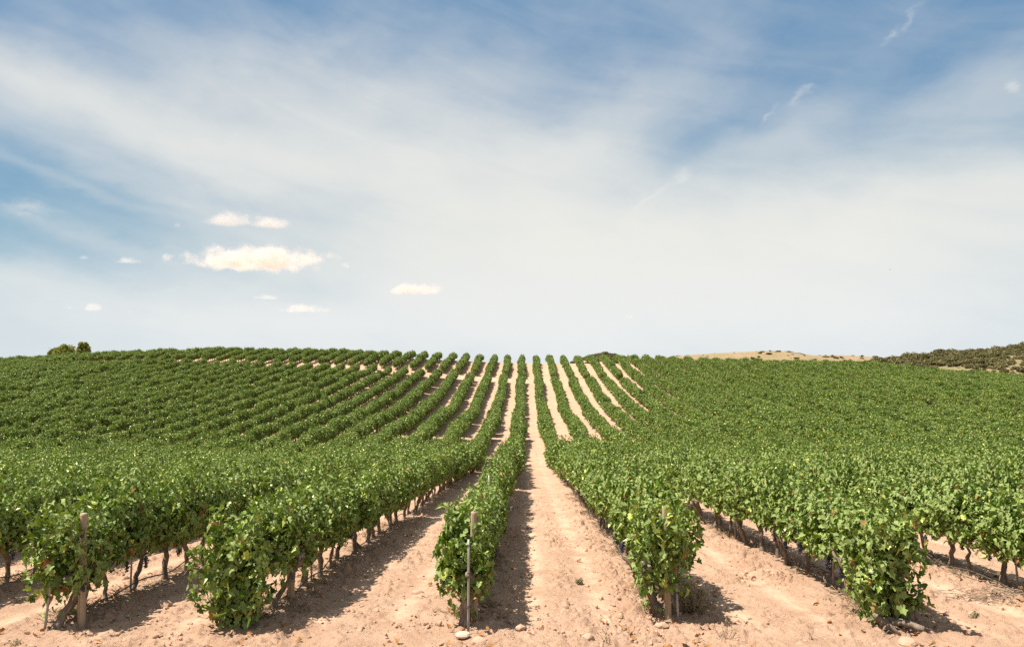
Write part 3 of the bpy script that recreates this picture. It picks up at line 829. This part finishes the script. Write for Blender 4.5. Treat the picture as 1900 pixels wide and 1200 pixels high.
# ------------------------------------------------------------------ small things on the soil
def stone(px, py, s, label, i, mat=None):
    p = ground_px(px, py); z = S(p.x, p.y)
    o = link('stone', clod_mesh(200 + i, mat or M_STONE, 0.16, 0.55), None, (p.x, p.y, z + s * 0.22), i * 1.1)
    o.scale = (s * 1.15, s, s); tag(o, label, 'stone', 'stones lying on the soil')
for i, a in enumerate([(858, 1181, 0.082, 'white stone at the foot of the grey stake'), (966, 1167, 0.085, 'flat pale stone at the tip of the middle row shadow'),
                       (888, 1192, 0.10, 'tan rounded stone just below the white stone'), (1228, 1163, 0.085, 'round tan stone below the grey post'),
                       (1090, 1187, 0.095, 'flat tan stone beside a dry upright stalk'), (150, 1186, 0.0, ''), (775, 1102, 0.09, 'half buried stone in the wheel track between bushy and middle row'),
                       (1425, 1060, 0.05, 'small white stone by the bare trunks'), (305, 1124, 0.13, 'lumpy stone on the earth ridge under the vines'), (1684, 1196, 0.12, 'broad stone in the soil below the fallen trunk')]):
    if a[2]: stone(*a, i, M_STONE if i < 1 else M_CLOD)

def weed(px, py, h, w, nst, nl, label, name, dry=0.6, seed=0, cat='weed', leafsize=(0.012, 0.03), bare=False):
    p = ground_px(px, py); p.z = S(p.x, p.y)
    rng = np.random.default_rng(seed); root = bpy.data.objects.new(name, None); COL.objects.link(root); root.location = p
    gs, gl = Geo(), Geo(); P = []
    for s in range(nst):
        a = rng.uniform(0, 6.283); r = w * math.sqrt(rng.random()); hh = h * rng.uniform(0.55, 1.0) * (1 - 0.4 * (r / w) ** 2 if w else 1)
        t = np.linspace(0, 1, 6)
        st = np.stack([r * math.cos(a) * t ** 0.8 + rng.normal(0, 0.012, 6), r * math.sin(a) * t ** 0.8 + rng.normal(0, 0.012, 6), hh * t - 0.02], 1)
        add_tube(gs, st, np.linspace(0.0042, 0.0016, 6), 4)
        for b in range(2 if bare else 3):
            i = rng.integers(2, 5); a2 = rng.uniform(0, 6.28); L = hh * rng.uniform(0.15, 0.35)
            br = st[i] + np.outer(np.linspace(0, 1, 3), [math.cos(a2) * L * .7, math.sin(a2) * L * .7, L * .8])
            add_tube(gs, br, np.linspace(0.0026, 0.001, 3), 3)
            P += [br[-1], br[1]]
        P += list(st[2:])
    link('stem', gs.mesh('stem', [M_TWIG]), root)
    P = np.array(P); P = P[rng.integers(0, len(P), nl)] + rng.normal(0, 0.014, (nl, 3))
    T = np.zeros((nl, 4)); T[:, 3] = 1; T[:, 0] = rng.random(nl); T[:, 1] = rng.random(nl) * dry; T[:, 2] = (rng.random(nl) < dry * 0.5) * 0.7
    leaves(gl, rng, P, rng.normal(0, 1, (nl, 3)) + (0, 0, 0.6), rng.normal(0, 1, (nl, 3)) + (0, 0, 0.3), rng.uniform(*leafsize, nl), T, (DIAM, DIAM_F))
    link('leaves', gl.mesh('leaves', [M_WEED]), root)
    tag(root, label, cat, 'weeds on the bare soil')
weed(1288, 1140, 0.46, 0.30, 70, 1500, 'bushy dry grey-green weed behind the pale steel stake', 'dry_bush', 0.5, 1, 'bush')
weed(1205, 1130, 0.16, 0.28, 26, 260, 'low straw coloured weed at the foot of the grey post', 'dry_weed', 1.0, 2)
weed(1075, 1084, 0.14, 0.09, 16, 220, 'small green weed alone in the wheel track beyond the middle row', 'green_weed', 0.2, 3)
weed(1642, 1150, 0.0, 0.0, 0, 0, '', '') if False else None
weed(1808, 1146, 0.12, 0.06, 12, 130, 'tiny green tuft on bare soil below the dry prunings', 'green_weed', 0.15, 4)
weed(1127, 1196, 0.42, 0.13, 5, 26, 'single dry upright stalk near the flat tan stone', 'dry_stalk', 1.0, 5, bare=True)
weed(1345, 1192, 0.42, 0.30, 8, 30, 'sparse dry stalks below the bushy dry weed', 'dry_stalk', 1.0, 6, bare=True)
weed(1505, 1190, 0.30, 0.05, 3, 10, 'thin dark dry stalk bent over bare soil below the pale stake', 'dry_stalk', 1.0, 7, bare=True)
weed(28, 1196, 0.10, 0.15, 12, 40, 'dry grass tuft on soil below the leaning grey stake', 'dry_weed', 1.0, 8)
weed(1010, 815, 0.4, 0.9, 30, 300, 'dry grass patch on the cross path beside the middle row', 'dry_weed', 0.8, 9, leafsize=(0.03, 0.08))

# fallen dry vine trunk, heap of prunings
p = ground_px(1690, 1178); g = Geo(); rng = np.random.default_rng(31)
t = np.linspace(0, 1, 9)
add_tube(g, np.stack([-0.28 + 0.42 * t, 0.26 - 0.34 * t, 0.09 + 0.06 * np.sin(t * 3) + rng.normal(0, 0.01, 9)], 1), 0.048 * rng.uniform(0.75, 1.3, 9), 9, 0, rng, 0.2)
add_tube(g, [(-0.3, 0.28, 0.12), (-0.36, 0.22, 0.2), (-0.30, 0.08, 0.16), (-0.16, -0.05, 0.03)], [0.05, 0.04, 0.032, 0.02], 8, 0, rng, 0.2)
for i in range(16):
    a = rng.uniform(0, 6.28); q = np.array([rng.uniform(-0.4, 0.05), rng.uniform(-0.1, 0.35), 0.05])
    add_tube(g, [q, q + (0.14 * math.cos(a), 0.14 * math.sin(a), 0.08), q + (0.28 * math.cos(a), 0.28 * math.sin(a), 0.03)], [0.007, 0.006, 0.003], 5)
tag(link('fallen_trunk', g.mesh('fallen_trunk', [M_BARK], True), None, (p.x, p.y, S(p.x, p.y) - 0.02)), 'dry grey vine trunk lying on the soil below the end vine', 'dead trunk')
p = ground_px(1850, 1112); g = Geo()
for i in range(150):
    q = np.array([rng.normal(0, 0.45), rng.normal(0, 0.12), rng.uniform(0.0, 0.13)]); a = rng.normal(-0.35, 0.5); L = rng.uniform(0.15, 0.45)
    e = q + np.array([math.cos(a) * L, math.sin(a) * L * 0.6, rng.normal(0, 0.05)])
    add_tube(g, [q, (q + e) / 2 + rng.normal(0, 0.02, 3), e], [0.006, 0.005, 0.003], 5)
tag(link('twig_heap', g.mesh('twig_heap', [M_TWIG], True), None, (p.x, p.y, S(p.x, p.y))), 'heap of dry prunings at the foot of two bare dark trunks', 'twig heap')

# ------------------------------------------------------------------ scrub on the hills, pines on the skyline
def bush_mesh(seed, n=900, flat=0.62, mat=None, leaf=(0.10, 0.2)):
    rng = np.random.default_rng(seed); g = Geo(); P, Nn = [], []
    L = [(rng.uniform(-0.55, 0.55), rng.uniform(-0.55, 0.55), rng.uniform(0.05, 0.45), rng.uniform(0.28, 0.5)) for _ in range(7)]
    for i in range(n):
        cx, cy, cz, r = L[rng.integers(7)]
        d = rng.normal(0, 1, 3); d /= np.linalg.norm(d)
        p = np.array([cx, cy, cz]) + d * r * (1 - 0.35 * rng.random() ** 2)
        if p[2] < 0: p[2] = abs(p[2]) * 0.5
        P.append(p * (1, 1, flat * 1.25)); Nn.append(d + (0, 0, 0.3))
    P = np.array(P); T = np.zeros((n, 4)); T[:, 3] = 1; T[:, 0] = rng.random(n); T[:, 1] = rng.random(n) * 0.3
    leaves(g, rng, P, np.array(Nn) + rng.normal(0, 0.4, (n, 3)), rng.normal(0, 1, (n, 3)), rng.uniform(*leaf, n), T, (DIAM, DIAM_F))
    return g.mesh('foliage', [mat or M_SCRUB])
BUSH = [bush_mesh(i, 700, (0.5, 0.6, 0.8, 0.55, 0.7)[i]) for i in range(5)]
rg = np.random.default_rng(91); pts, sc = [], []
for _ in range(5200):
    x, y = rg.uniform(scr_x[0] + 8, scr_x[0] + 92), rg.uniform(190, 272)
    dens = float(fbm(np.array([x * 0.05]), np.array([y * 0.05]), 61, 3)[0])
    if rg.random() < np.clip(dens * 3.2 - 1.0, 0.22, 1):
        s = (0.6 + 2.2 * rg.random() ** 2) * (0.7 + 0.6 * dens); pts.append((x, y, scr_h(x, y) - 0.1)); sc.append((s * rg.uniform(1, 1.5), s, s * rg.uniform(0.7, 1.1)))
for _ in range(420):
    x, y = rg.uniform(55, 230), rg.uniform(350, 440)
    ridge = at(1455, 652, 430).x
    if rg.random() < 0.34 + 0.6 * math.exp(-((x - ridge - 4) / 13) ** 2) * (y > 405):
        s = rg.uniform(0.5, 1.6); pts.append((x, y, tan_h(x, y) - 0.1)); sc.append((s * 1.4, s, s * 0.8))
for _ in range(330):   # brushy rise behind the crest
    x, y = rg.normal(23, 10), rg.normal(219, 7)
    s = rg.uniform(0.6, 1.3); pts.append((x, y, float(terrain(x, y)) - 0.1)); sc.append((s * 1.3, s, s * rg.uniform(0.6, 1.0)))
n = len(pts)
scatter('hillside_scrub', pts, np.stack([np.zeros(n), np.zeros(n), rg.uniform(0, 6.28, n)], 1), sc, rg.integers(0, 5, n), BUSH, 'low grey-green scrub covering the dry hills behind the vineyard', 'scrub')

def hill_bush(px, py, Y, w, h, label, i):
    p = at(px, py, Y); z = scr_h(p.x, p.y)
    root = bpy.data.objects.new('shrub', None); COL.objects.link(root); root.location = (p.x, p.y, min(z, p.z))
    f = link('foliage', bush_mesh(40 + i, 1800, 0.7, M_SCRUB, (0.06, 0.13)), root); f.scale = (w / 1.7, w / 2, h)
    g = Geo(); add_tube(g, [(0, 0, -0.3), (0.03, 0, 0.2), (0, 0.05, h * 0.6)], [0.14, 0.1, 0.05], 7); link('stem', g.mesh('stem', [M_BARK]), root)
    tag(root, label, 'shrub', 'shrubs standing out on the scrub hill')
hill_bush(1745, 697, 196, 9.0, 3.4, 'large dark rounded shrub at the foot of the scrub hill', 0)
hill_bush(1781, 692, 200, 6.0, 3.6, 'dark shrub touching the large rounded shrub on its uphill side', 1)
hill_bush(1773, 666, 250, 3.8, 2.2, 'green shrub under the bare crest of the scrub hill', 2)
hill_bush(1812, 668, 246, 5.0, 2.8, 'dense green shrub at the edge of the thicket below the crest', 3)
hill_bush(1801, 657, 262, 1.7, 1.5, 'small round shrub standing out against the sky above the thicket', 4)
hill_bush(1738, 661, 262, 2.2, 1.6, 'twiggy shrub against the sky on the scrub hill crest', 5)
hill_bush(1684, 668, 262, 3.0, 1.5, 'low dark shrub on the lower end of the scrub hill skyline', 6)
hill_bush(1610, 676, 215, 3.2, 1.6, 'lone green shrub where the tan hill meets the scrub hill', 7)

def pine(px, py_top, Y, w, label, i, narrow=1.0):
    top = at(px, py_top, Y); x, z1 = top.x, top.z; z0 = float(terrain(x, Y))
    H = z1 - z0; rng = np.random.default_rng(70 + i)
    root = bpy.data.objects.new('pine_tree', None); COL.objects.link(root); root.location = (x, Y, z0)
    g = Geo(); add_tube(g, [(0, 0, -0.3), (0.06, 0, H * .3), (-0.05, 0.05, H * .6), (0, 0, H * .92)], [0.22, 0.17, 0.12, 0.04], 9, 0, rng, 0.1)
    for k in range(9):
        a = rng.uniform(0, 6.28); zz = H * rng.uniform(0.35, 0.85); L = w * 0.42 * rng.uniform(0.7, 1)
        add_tube(g, [(0, 0, zz), (math.cos(a) * L * .5, math.sin(a) * L * .5, zz + .2), (math.cos(a) * L, math.sin(a) * L, zz + .5)], [0.07, 0.05, 0.02], 5)
    link('trunk', g.mesh('trunk', [M_BARK]), root)
    P, Nn = [], []; zc = H - w * 0.52 * narrow; L = []
    for k in range(34):
        d = rng.normal(0, 1, 3); d /= np.linalg.norm(d); L.append((np.array([0, 0, zc]) + d * (w * 0.36, w * 0.36, w * 0.42 * narrow) * rng.uniform(0.55, 1), rng.uniform(0.10, 0.17) * w))
    for q in range(4200):
        c, r = L[rng.integers(34)]; d = rng.normal(0, 1, 3); d /= np.linalg.norm(d)
        P.append(c + d * r * (1 - 0.5 * rng.random() ** 2)); Nn.append(d + (0, 0, .3))
    K = len(P); T = np.zeros((K, 4)); T[:, 3] = 1; T[:, 0] = rng.random(K); T[:, 1] = rng.random(K) * 0.25
    gl = Geo(); leaves(gl, rng, np.array(P), np.array(Nn) + rng.normal(0, .5, (K, 3)), rng.normal(0, 1, (K, 3)), rng.uniform(0.24, 0.42, K), T, (DIAM, DIAM_F))
    link('crown', gl.mesh('crown', [M_PINE]), root)
    tag(root, label, 'pine tree', 'pines behind the crest of the hill')
pine(122, 633, 190, 6.4, 'largest rounded pine showing over the hill crest, middle of three', 0)
pine(104, 641, 192, 4.2, 'smallest pine, touching the largest pine on the hill crest', 1)
pine(155, 633, 188, 4.0, 'slender pine standing apart from the touching pair', 2, 1.15)

# ------------------------------------------------------------------ clouds and birds
def cloud_material():
    m, N, b, out = new_mat('cumulus')
    N.t.nodes.remove(b)
    tc = N.node('ShaderNodeTexCoord'); geo = N.node('ShaderNodeNewGeometry')
    sep = N.node('ShaderNodeSeparateXYZ'); N.t.links.new(tc.outputs['Object'], sep.inputs[0])
    x, y, z = sep.outputs
    zs = N.m('MULTIPLY', z, N.ramp(z, -0.05, 0.05, 2.6, 1.0))
    r = N.m('SQRT', N.m('ADD', N.m('ADD', N.m('MULTIPLY', x, x), N.m('MULTIPLY', y, y)), N.m('MULTIPLY', zs, zs)))
    mp = N.node('ShaderNodeMapping'); N.t.links.new(geo.outputs['Position'], mp.inputs[0]); mp.inputs['Scale'].default_value = (0.0065,) * 3
    n = N.noise(mp.outputs[0], 1.0, 5, 0.5)
    f = N.m('ADD', N.m('SUBTRACT', 0.70, r), N.m('MULTIPLY', N.m('SUBTRACT', n, 0.5), 2.1))
    oi = N.node('ShaderNodeObjectInfo')
    sc = N.node('ShaderNodeSeparateColor'); N.t.links.new(oi.outputs['Color'], sc.inputs[0])
    dens = N.m('MULTIPLY', N.ramp(f, 0.0, 0.6), sc.outputs[0])
    v = N.node('ShaderNodeVolumePrincipled')
    v.inputs['Color'].default_value = (0.785, 0.75, 0.715, 1); v.inputs['Anisotropy'].default_value = 0.25
    N.t.links.new(N.m('MULTIPLY', dens, 0.015), v.inputs['Density'])
    N.t.links.new(v.outputs[0], out.inputs['Volume'])
    return m
M_CLOUD = cloud_material()
def cloud(px, py, w, h, dens, label, i):
    Yd = 900.0 / max(0.05, math.tan(az_el(px, py)[1])); Yd = min(Yd, 9000)
    p = at(px, py, Yd); k = Yd / F_PX
    b = bmesh.new(); bmesh.ops.create_icosphere(b, subdivisions=3, radius=1.0)
    me = bpy.data.meshes.new('cloud'); b.to_mesh(me); b.free(); me.materials.append(M_CLOUD)
    o = link('cloud', me, None, p); o.scale = (w * k * 0.60, w * k * 0.42, h * k * 0.72)
    o.color = (dens, dens, dens, 1)
    tag(o, label, 'cloud', 'small cumulus clouds')
for i, a in enumerate([
        (474, 488, 296, 50, 1.0, 'largest long white cumulus cloud low in the blue gap'), (440, 414, 118, 36, 0.6, 'puffy cloud just above the largest cumulus cloud'),
        (492, 416, 104, 34, 0.55, 'soft cloud joined to the puffy one above the largest cloud'), (330, 419, 24, 13, 0.4, 'tiny cloud beside the puffy pair'),
        (157, 479, 24, 12, 0.4, 'tiny round cloud on the pine side of the largest cloud'), (236, 485, 54, 20, 0.45, 'small flat cloud next to the largest cumulus cloud'),
        (767, 540, 126, 28, 0.6, 'flat white cloud standing by itself over the rows'), (560, 576, 100, 22, 0.45, 'lowest long thin cloud above the hill crest'),
        (493, 553, 56, 13, 0.35, 'faint thin cloud just above the lowest long cloud'), (128, 571, 30, 20, 0.3, 'faint cloud right above the pines'),
        (170, 573, 44, 20, 0.4, 'small puffy cloud touching the faint one above the pines'), (241, 579, 24, 12, 0.2, 'barely visible cloud speck near the puffy cloud above the pines'),
        (1168, 590, 30, 15, 0.25, 'faint lone cloud low over the central rows')]):
    cloud(*a, i)

def bird(px, py, D, span, roll, label):
    p = at(px, py, D); g = Geo()
    V = np.array([(-0.5, -0.05, 0.10), (-0.22, 0.06, 0.04), (0, 0.08, 0), (0.22, 0.06, 0.04), (0.5, -0.05, 0.10), (0.2, -0.06, 0.03), (0, -0.07, 0), (-0.2, -0.06, 0.03)]) * span
    g.add(np.concatenate([V, V - (0, 0, 0.012 * span)]), [(0, 1, 7, 7), (1, 2, 6, 7), (2, 3, 5, 6), (3, 4, 5, 5)], None)
    F = g.F[0]; q, t = tri_clean(None, F); g.F = [np.concatenate([q, q + 8]), np.concatenate([t[:, :3], t[:, :3] + 8])]
    g.M = [np.zeros(len(g.F[0]) + len(g.F[1]), int)]
    add_tube(g, np.array([(0, 0.22, 0), (0, 0.14, 0), (0, 0, -0.01), (0, -0.14, 0), (0, -0.24, 0.01)]) * span, np.array([0.01, 0.04, 0.06, 0.035, 0.012]) * span, 7)
    o = link('bird', g.mesh('bird', [M_BIRD], True), None, p); o.rotation_euler = (0.2, roll, 0.5)
    tag(o, label, 'bird', 'distant birds')
bird(1651, 500, 160, 0.6, 0.35, 'dark speck of a bird low over the vines on the tan hill side')
bird(346, 131, 170, 0.45, 0.0, 'dark speck of a bird high above the pines')
bird(1645, 257, 190, 0.42, 0.2, 'tiny bird higher than the one over the tan hill side')
